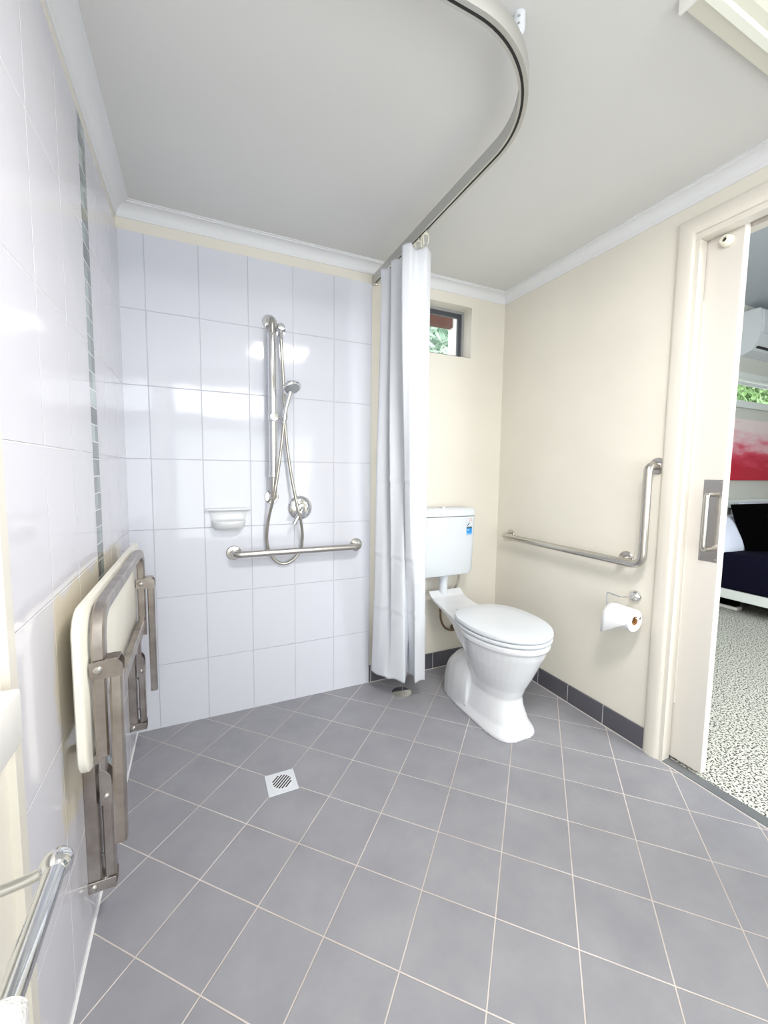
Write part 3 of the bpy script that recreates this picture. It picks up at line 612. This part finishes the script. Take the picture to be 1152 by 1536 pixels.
# ---------------------------------------------------------------- toilet
TCX = 1.590
t = thing('toilet', 'white china toilet with the lid closed', 'toilet', (TCX, -0.45, 0))
def ell(cx, cy, rx, ryf, ryb, z, n=40, p=2.0, pb=None):
    o = []
    for k in range(n):
        a = 2*PI*k/n; c, s_ = math.cos(a), math.sin(a); e = 2.0/(p if s_ < 0 else (pb or p))
        o.append((cx+rx*math.copysign(abs(c)**e, c), cy+(ryf if s_ < 0 else ryb)*math.copysign(abs(s_)**e, s_), z))
    return o
pb_ = MB()
FXc = 1.572
pb_.rings([ell(FXc-0.002, -0.50, 0.122, 0.246, 0.20, 0.0, p=3.8), ell(FXc-0.002, -0.50, 0.121, 0.243, 0.20, 0.014, p=3.8), ell(FXc, -0.51, 0.108, 0.215, 0.19, 0.05, p=2.8), ell(FXc, -0.52, 0.096, 0.178, 0.17, 0.11, p=2.6), ell(FXc+0.003, -0.53, 0.092, 0.158, 0.15, 0.155, p=2.4),
          ell(FXc+0.006, -0.54, 0.102, 0.165, 0.16, 0.20, p=2.2), ell(FXc+0.010, -0.545, 0.128, 0.190, 0.17, 0.26, p=2.1), ell(FXc+0.014, -0.55, 0.152, 0.212, 0.18, 0.32), ell(TCX, -0.55, 0.170, 0.235, 0.19, 0.375), ell(TCX, -0.547, 0.178, 0.245, 0.20, 0.405), ell(TCX+0.003, -0.546, 0.188, 0.256, 0.21, 0.412), ell(TCX+0.003, -0.546, 0.189, 0.257, 0.21, 0.434), ell(TCX+0.003, -0.546, 0.184, 0.252, 0.21, 0.438)])
# trapway hump behind the pedestal
def arch(y, hw, zt, n=20, lo=0.0): return [(FXc+hw*math.copysign(abs(math.cos(PI*k/n))**0.7, math.cos(PI*k/n)), y, lo+zt*math.sin(PI*k/n)**0.6) for k in range(n+1)]
pb_.rings([arch(-0.215, 0.055, 0.08), arch(-0.225, 0.080, 0.15), arch(-0.250, 0.100, 0.205), arch(-0.30, 0.112, 0.250), arch(-0.36, 0.118, 0.275), arch(-0.43, 0.118, 0.275), arch(-0.465, 0.116, 0.26)])
# deck that carries the flush pipe
def deck(y, hw, z, th): return [(TCX-0.012+hw, y, z), (TCX-0.012-hw, y, z), (TCX-0.012-hw*0.96, y, z-th*0.5), (TCX-0.012-hw*0.55, y, z-th), (TCX-0.012+hw*0.55, y, z-th), (TCX-0.012+hw*0.96, y, z-th*0.5)]
pb_.rings([deck(-0.072, 0.112, 0.506, 0.026), deck(-0.092, 0.112, 0.490, 0.03), deck(-0.115, 0.110, 0.474, 0.034), deck(-0.16, 0.110, 0.462, 0.034), deck(-0.25, 0.116, 0.452, 0.050), deck(-0.33, 0.125, 0.446, 0.085), deck(-0.40, 0.140, 0.438, 0.15), deck(-0.46, 0.145, 0.434, 0.20)])
pan = pb_.build('pan', 'ceramic', t)
rm = pan.modifiers.new('remesh', 'REMESH'); rm.mode = 'VOXEL'; rm.voxel_size = 0.004; rm.use_smooth_shade = True
sm = pan.modifiers.new('smooth', 'SMOOTH'); sm.factor = 0.6; sm.iterations = 7
SC = 1.595
def lidr(k, z, dy=0.0): return ell(SC, -0.545+dy, 0.194*k, 0.262*k, 0.222*k, z, 48, p=2.05, pb=2.7)
MB().rings([lidr(0.93, 0.438), lidr(0.94, 0.4415), lidr(0.985, 0.4425), lidr(0.995, 0.446), lidr(0.995, 0.455), lidr(0.985, 0.458), lidr(0.94, 0.459)]).build('seat_ring', 'plastic', t, angle=50)
MB().rings([lidr(0.93, 0.459), lidr(0.94, 0.4625), lidr(0.99, 0.4635), lidr(1.0, 0.467), lidr(1.0, 0.476), lidr(0.985, 0.483), lidr(0.90, 0.487), lidr(0.6, 0.490), lidr(0.2, 0.491)]).build('lid', 'plastic', t, angle=50)
for x in (-0.075, 0.075): MB().cyl((SC+x-0.018, -0.318, 0.462), (SC+x+0.018, -0.318, 0.462), 0.011, 14).build('hinge', 'plastic', t)
b = MB()
b.lathe((FXc-0.112, -0.46, 0.035), (-1, 0, 0.3), [(0.0045, -0.004), (0.0045, 0.004), (0, 0.005)], 10); b.build('fixing_cap', 'grey', t)
# cistern
t = thing('cistern', 'white plastic cistern on the wall behind the toilet', 'cistern', (1.545, 0, 0.60))
def rr2(hx, y0, y1, z, rad, n=6, cx=1.545):
    o = []
    for px, py, a0 in ((cx+hx-rad, y1-0.004, 0), (cx-hx+rad, y1-0.004, PI/2)):
        o += [(px+0.004*0+rad*math.cos(a0+PI/2*k/n) if True else 0, y1 if False else py-rad+rad*math.sin(a0+PI/2*k/n) , z) for k in range(n+1)]
    for px, py, a0 in ((cx-hx+rad, y0+rad, PI), (cx+hx-rad, y0+rad, 1.5*PI)):
        o += [(px+rad*math.cos(a0+PI/2*k/n), py+rad*math.sin(a0+PI/2*k/n), z) for k in range(n+1)]
    return o
CY = -0.158
MB().rings([rr2(0.155, CY+0.030, 0, 0.598, 0.03), rr2(0.168, CY+0.012, 0, 0.606, 0.035), rr2(0.174, CY+0.004, 0, 0.625, 0.035), rr2(0.180, CY, 0, 0.80, 0.035), rr2(0.183, CY, 0, 0.938, 0.035)]).build('tank', 'plastic', t, angle=40)
MB().rings([rr2(0.183, CY-0.001, 0, 0.941, 0.035), rr2(0.186, CY-0.004, 0, 0.943, 0.036), rr2(0.186, CY-0.004, 0, 0.968, 0.036), rr2(0.180, CY+0.004, 0, 0.980, 0.036), rr2(0.160, CY+0.02, -0.01, 0.986, 0.036)]).build('tank_lid', 'plastic', t, angle=40)
MB().lathe((1.540, -0.085, 0.984), (0, 0, 1), [(0.028, 0), (0.028, 0.006), (0.025, 0.008), (0, 0.009)], 28).build('flush_button', 'chrome', t)
MB().lathe((1.560, -0.082, 0.600), (0, 0, -1), [(0.032, 0), (0.032, 0.028), (0.024, 0.030), (0.024, 0.118), (0.0, 0.118)], 28).build('flush_pipe', 'plastic', t)
st = MB().box((1.655, CY-0.0005, 0.822), (1.694, CY-0.0015, 0.928)).build('rating_label', 'plastic', t, smooth=False)
YL = CY-0.0015
MB().box((1.657, YL, 0.880), (1.693, YL-0.0005, 0.870)).build('label_band', 'teal', st, smooth=False)
MB().box((1.657, YL, 0.870), (1.693, YL-0.0005, 0.842)).build('label_panel', 'blue', st, smooth=False)
MB().box((1.662, YL-0.0005, 0.866), (1.676, YL-0.0009, 0.856)).build('label_mark', 'blue_l', st, smooth=False)
MB().box((1.657, YL, 0.842), (1.693, YL-0.0005, 0.832)).build('label_band', 'blue_l', st, smooth=False)
MB().prism([(1.657, YL, 0.884), (1.664, YL, 0.884), (1.680, YL, 0.902), (1.672, YL, 0.902)], (0, -0.0005, 0)).build('label_mark', 'teal', st, smooth=False)
MB().tube([(1.670, YL, 0.924), (1.689, YL, 0.925), (1.688, YL, 0.915), (1.676, YL, 0.910)], 0.0016, 6).build('label_mark', 'red', st)
tb = MB().tube(smooth_path([(1.695, -0.045, 0.600), (1.695, -0.045, 0.575), (1.692, -0.045, 0.54), (1.682, -0.042, 0.51), (1.668, -0.030, 0.485), (1.660, -0.0, 0.475)], 6), 0.006, 10); tb.lathe((1.695, -0.045, 0.606), (0, 0, -1), [(0.011, 0), (0.011, 0.022), (0.007, 0.024)], 6)
tb.build('inlet_hose', 'hose', t)
t = thing('stop_tap', 'small brass stop tap and bent hose under the cistern', 'tap', (1.66, 0, 0.22))
MB().tube(smooth_path([(1.576, -0.030, 0.43), (1.577, -0.032, 0.36), (1.582, -0.035, 0.305), (1.603, -0.040, 0.262), (1.640, -0.045, 0.240), (1.685, -0.048, 0.236)], 8), 0.0065, 10).build('hose', 'brass', t)
b = MB(); b.tube([(1.695, 0.0, 0.236), (1.695, -0.060, 0.236)], 0.010, 14); b.build('valve', 'brass', t)
MB().lathe((1.695, -0.001, 0.236), (0, -1, 0), [(0.022, 0), (0.020, 0.004), (0.011, 0.008)], 20).build('wall_plate', 'brass', t)
MB().lathe((1.695, -0.050, 0.240), (0, 0, 1), [(0.008, 0), (0.008, 0.015), (0.016, 0.018), (0.016, 0.028), (0, 0.030)], 8).build('tap_handle', 'brass', t)

# ---------------------------------------------------------------- right wall fittings
t = thing('angled_grab_rail', 'L shaped steel grab rail on the cream wall beside the toilet', 'grab rail', (W, -0.6, 0.8))
gx = W-0.062
MB().tube(fillet([(W, -0.125, 0.808), (gx, -0.125, 0.808), (gx, -0.978, 0.808), (gx, -0.978, 1.222), (W, -0.978, 1.222)], 0.05, 10), 0.0165, 20).build('bar', 'steel', t)
MB().tube(fillet([(W, -0.868, 0.812), (gx+0.015, -0.868, 0.812), (gx, -0.892, 0.808)], 0.015, 4), 0.0155, 16).build('stub', 'steel', t)
for y, z in ((-0.125, 0.808), (-0.868, 0.812), (-0.978, 1.222)): flange(MB(), (W, y, z), (-1, 0, 0), 0.037, 0.010).build('flange', 'steel', t)
t = thing('toilet_roll_holder', 'chrome toilet roll holder on the wall below the grab rail', 'toilet roll holder', (W, -0.92, 0.656))
MB().lathe((W, -0.922, 0.656), (-1, 0, 0), [(0.027, 0), (0.026, 0.008), (0.018, 0.018), (0.008, 0.022), (0.007, 0.030)], 28).build('wall_plate', 'chrome', t)
RX, RZ = W-0.078, 0.574
MB().tube(fillet([(W-0.02, -0.922, 0.656), (RX, -0.905, 0.656), (RX, -0.842, 0.662), (RX, -0.842, RZ+0.012), (RX, -0.995, RZ+0.012), (RX, -0.998, RZ+0.025)], 0.010, 6), 0.0035, 10).build('wire_arm', 'chrome', t)
t = thing('toilet_roll', 'white toilet roll with a loose sheet on the chrome holder', 'toilet roll', (RX, -0.92, RZ))
b = MB().lathe((RX, -0.862, RZ), (0, -1, 0), [(0.0195, 0.0), (0.046, 0.0), (0.046, 0.113), (0.0195, 0.113), (0.0195, 0.0)], 40); b.build('paper', 'paper', t)
MB().lathe((RX, -0.862, RZ), (0, -1, 0), [(0.0175, 0.001), (0.0193, 0.001), (0.0193, 0.112), (0.0175, 0.112), (0.0175, 0.001)], 30).build('core', 'card', t)
sh = []
for i in range(9):
    a = PI*0.35 + PI*0.62*i/8; rows_ = []
    for j in range(7):
        y = -0.864-0.109*j/6; k = 1.0 if i < 6 else 1.0+0.06*(i-5)
        rows_.append((RX+0.0475*k*math.cos(a), y, RZ+0.0475*k*math.sin(a)))
    sh.append(rows_)
sh.append([(RX-0.062, -0.864-0.109*j/6, RZ-0.078+0.070*j/6) for j in range(7)])
sheet = MB().rings(sh, cap=False, closed=False).build('loose_sheet', 'paper', t, angle=180)
sheet.modifiers.new('s', 'SOLIDIFY').thickness = 0.0008

# ---------------------------------------------------------------- towel rail in the foreground
t = thing('towel_rail', 'polished chrome towel rail with curved end post in the lower left corner', 'towel rail', (0, -1.5, 0.66))
BXR, BZR = 0.100, 0.664
MB().cyl((BXR, -1.425, BZR), (BXR, -1.985, BZR), 0.0125, 28).build('bar', 'chrome', t)
for yy in (-1.425, -1.985):
    e = MB(); e.sphere((BXR-0.001, yy+0.006, BZR), 0.0185, 0.021, 0.0175); e.build('end_cap', 'chrome', t)
    pp = MB().tube(smooth_path([(BXR-0.008, yy, BZR+0.001), (BXR-0.030, yy+0.002, BZR-0.006), (BXR-0.060, yy+0.003, BZR-0.010), (0.0, yy+0.003, BZR-0.010)], 6), 0.0070, 12); pp.lathe((0, yy+0.003, BZR-0.010), (1, 0, 0), [(0.022, 0), (0.021, 0.006), (0.008, 0.012)], 24); pp.build('post', 'chrome', t)
tw = []
for j in range(13):
    y = -1.585-0.32*j/12; rw = []
    pf = [(-0.0155, -0.40)] + [(-0.0155, -0.40+0.4*k/8) for k in range(1, 8)] + [(-0.0155*math.cos(PI*k/8), 0.0155*math.sin(PI*k/8)) for k in range(9)] + [(0.0155, -0.36*k/8) for k in range(1, 9)]
    for q in pf: rw.append((BXR+q[0]*1.25+0.003*math.sin(j*0.9+q[1]*9), y, BZR+q[1]*1.0+0.003))
    tw.append(rw)
to = MB().rings(tw, cap=False, closed=False).build('towel', 'towel', angle=180); to.modifiers.new('s', 'SOLIDIFY').thickness = 0.006
tag(to, 'white towel draped over the chrome rail in the lower left corner', 'towel')

# ---------------------------------------------------------------- bedroom beyond the doorway
BD, BH = 0.30, 2.88
struct(MB().box((2.04, -3.6, -0.08), (7.0, BD+0.1, 0.0)).build('floor_bedroom', 'carpet', smooth=False), 'pale speckled carpet in the bedroom')
bpy.data.objects['floor_bedroom'].name = 'floor.001'
struct(MB().box((2.13, -3.6, BH), (7.0, BD+0.1, BH+0.05)).build('ceiling', 'bedceil', smooth=False))
WBX0, WBX1, WBZ0, WBZ1 = 4.6, 6.4, 1.925, 2.17
b = MB(); b.box((2.13, BD, 0), (WBX0, BD+0.1, BH)); b.box((WBX1, BD, 0), (7.0, BD+0.1, BH)); b.box((WBX0, BD, 0), (WBX1, BD+0.1, WBZ0)); b.box((WBX0, BD, WBZ1), (WBX1, BD+0.1, BH))
struct(b.build('wall_bedroom', 'bedwall', smooth=False))
struct(MB().box((6.9, -3.6, 0), (7.0, BD, BH)).build('wall_far', 'bedwall', smooth=False))
b = MB(); b.box((2.13, -3.7, 0), (2.3, -3.6, BH)); b.box((3.6, -3.7, 0), (7.0, -3.6, BH)); b.box((2.3, -3.7, 2.4), (3.6, -3.6, BH)); b.box((2.3, -3.7, 0), (3.6, -3.6, 0.8)); struct(b.build('wall_front', 'bedwall', smooth=False))
w3 = thing('window_3', '', '', (5.3, BD, WBZ0)); del w3['label']; del w3['category']; w3['kind'] = 'structure'
rectframe(WBX0, WBX1, WBZ0, WBZ1, BD-0.02, BD+0.05, 0.022).build('window_frame', 'bedwhite', w3, smooth=False)
MB().box((WBX0-0.03, BD-0.04, WBZ0-0.05), (WBX1+0.03, BD, WBZ0)).build('window_sill', 'bedwhite', w3, smooth=False)
MB().box((WBX0-0.03, BD-0.03, WBZ1), (WBX1+0.03, BD, WBZ1+0.05)).build('window_head', 'bedwhite', w3, smooth=False)
MB().box((WBX0+0.02, BD+0.01, WBZ0+0.02), (WBX1-0.03, BD+0.015, WBZ1-0.03)).build('pane', 'glass', w3, smooth=False)
bl = MB()
for i in range(3): bl.box((WBX0+0.04, BD-0.018, WBZ1-0.045-0.012*i), (WBX1-0.04, BD-0.004, WBZ1-0.038-0.012*i))
bo = bl.build('window_blind', 'ac', smooth=False); tag(bo, 'raised slatted blind at the top of the bedroom window', 'blind')
# air conditioner
t = thing('air_conditioner', 'white wall air conditioner high on the bedroom wall', 'air conditioner', (5.7, BD, 2.35))
ap = [(BD, 2.81), (0.17, 2.81), (0.155, 2.79), (0.148, 2.70), (0.150, 2.58), (0.165, 2.50), (0.21, 2.42), (BD, 2.38)]
MB().prism([(5.26, y, z) for y, z in ap], (0.9, 0, 0)).build('casing', 'ac', t, angle=25)
MB().prism([(5.285, y-0.008, z) for y, z in ((0.155, 2.79), (0.146, 2.70), (0.148, 2.57), (0.158, 2.57), (0.158, 2.70), (0.17, 2.79))], (0.85, 0, 0)).build('front_panel', 'ac', t, angle=25)
MB().box((5.30, 0.175, 2.44), (6.10, 0.215, 2.455)).build('air_slot', 'black', t, smooth=False)
# painting
t = thing('painting', 'wide red and pink abstract canvas on the bedroom wall above the bed', 'painting', (5.9, BD, 1.14))
MB().box((5.20, BD-0.001, 1.14), (6.7, BD-0.035, 1.76)).build('canvas', 'painting', t, smooth=False)
# bed
bx0, bx1 = 4.42, 6.0
t = thing('bed', 'white timber bed with dark navy bedding seen through the doorway', 'bed', (5.2, -0.8, 0))
b = MB(); b.box((bx0, -1.75, 0.125), (bx0+0.03, BD-0.06, 0.205), 0.003, 1); b.box((bx1-0.03, -1.75, 0.125), (bx1, BD-0.06, 0.205)); b.box((bx0, -1.78, 0.125), (bx1, -1.75, 0.205)); b.build('side_rail', 'bedwhite', t, smooth=False)
for x in (bx0+0.02, bx1-0.06):
    for y in (-1.77, BD-0.10): MB().box((x, y, 0.0), (x+0.04, y+0.04, 0.125)).build('leg', 'bedwhite', t, smooth=False)
b = MB(); b.box((bx0+0.30, BD-0.055, 0.86), (bx1, BD-0.02, 0.94)); 
hb = MB(); hb.box((bx0, BD-0.055, 0.86), (bx1, BD-0.015, 0.94)); hb.box((bx0, BD-0.055, 0.70), (bx1, BD-0.015, 0.76)); b.bm.free()
xx = bx0
while xx < bx1: hb.box((xx, BD-0.052, 0.1), (xx+0.09, BD-0.018, 0.90)); xx += 0.215
hb.build('headboard', 'bedwhite', t, smooth=False)
b = MB().box((bx0+0.005, -1.74, 0.20), (bx1-0.005, BD-0.06, 0.52), 0.05, 4)
q = b.build('bedding', 'navy', t)
def pillow(name, m, c, sx, sy, sz, rot, label, group=None):
    n = 20; rr = []
    for i in range(n+1):
        v = -1+2*i/n; row = []
        for k in range(36):
            a = 2*PI*k/36; s_ = (1-abs(v)**3)**0.5 if abs(v) < 1 else 0.02
            e = 0.55; cx_ = math.copysign(abs(math.cos(a))**e, math.cos(a)); sz_ = math.copysign(abs(math.sin(a))**1.0, math.sin(a))
            edge = (1-abs(cx_)**4*0.75)
            row.append((sx*cx_*(0.97+0.03*s_), sy*v*(0.97), sz*sz_*edge*s_))
        rr.append(row)
    o = MB().rings(rr).build(name, m, angle=180); o.location = c; o.rotation_euler = rot; return tag(o, label, 'pillow', group)
pillow('pillow', 'linen', (4.70, 0.02, 0.64), 0.30, 0.20, 0.09, (math.radians(62), 0, 0), 'white pillow at the near side of the bed, partly behind the black cushion')
pillow('pillow', 'linen', (5.55, 0.10, 0.70), 0.36, 0.24, 0.09, (math.radians(70), 0, 0), 'white pillow leaning on the headboard behind the black cushion')
pillow('cushion', 'blackfab', (5.12, -0.10, 0.68), 0.42, 0.27, 0.11, (math.radians(68), 0, math.radians(-4)), 'large black cushion leaning on the bed head')
t = thing('shoe', 'small black shoe with white sole on the carpet under the bed', 'shoe', (4.62, -0.07, 0))
MB().box((4.56, -0.16, 0), (4.65, 0.06, 0.028), 0.006).build('sole', 'white_trim', t); MB().box((4.565, -0.15, 0.028), (4.645, 0.05, 0.075), 0.018, 3).build('upper', 'blackfab', t)

# ---------------------------------------------------------------- outside
def foliage(name, x0, x1, y0, y1, z0, z1, n, m, seed, label, size=0.10):
    rnd = random.Random(seed); b = MB()
    for i in range(9):
        sx_, sy_ = rnd.uniform(x0, x1), rnd.uniform(y0, y1)
        b.tube([(sx_, sy_, -0.08), (sx_+rnd.uniform(-.1, .1), sy_, z0), (sx_+rnd.uniform(-.2, .2), sy_, z1)], [0.03, 0.02, 0.008], 6)
    for i in range(n):
        p = Vector((rnd.uniform(x0, x1), rnd.uniform(y0, y1), rnd.uniform(z0, z1)))
        d = Vector((rnd.uniform(-1, 1), rnd.uniform(-.6, .6), rnd.uniform(-1, .6))).normalized(); s_ = d.cross(Vector((rnd.uniform(-.3, .3), 1, rnd.uniform(-.3, .3)))).normalized()
        L_ = size*rnd.uniform(0.7, 1.8); w_ = L_*0.12; up = s_.cross(d)*L_*0.08
        vs = [b.bm.verts.new(q) for q in (p, p+d*L_*0.4+s_*w_+up, p+d*L_*0.75+s_*w_*0.7+up, p+d*L_, p+d*L_*0.75-s_*w_*0.7+up, p+d*L_*0.4-s_*w_+up)]
        b.bm.faces.new(vs)
    o = b.build(name, m, smooth=False); o['kind'] = 'stuff'; tag(o, label, 'foliage'); return o
foliage('foliage', 1.7, 3.7, 1.7, 2.3, 1.9, 3.5, 7000, 'leaf2', 1, 'bright palm foliage outside the small bathroom window', 0.10)
foliage('foliage', 5.6, 9.5, 1.6, 2.2, 2.0, 3.6, 12000, 'leaf', 2, 'green foliage outside the bedroom window', 0.14)
foliage('foliage', -1.0, 3.5, -4.6, -4.0, 1.6, 3.4, 1500, 'leaf2', 3, 'foliage outside the window behind the camera', 0.22)
ev = MB().box((0.2, 0.62, 2.265), (2.042, 0.67, 2.375)).build('fascia_board', 'brown', smooth=False); tag(ev, 'dark red brown eave board above the small window', 'eave')
ps = MB().box((2.045, 0.60, -0.08), (2.105, 0.68, 2.9)).build('veranda_post', 'white_trim', smooth=False); tag(ps, 'white post outside the small window', 'post')
struct(MB().box((-8, 0.42, -0.12), (14, 12, -0.08)).build('ground', 'ground', smooth=False))
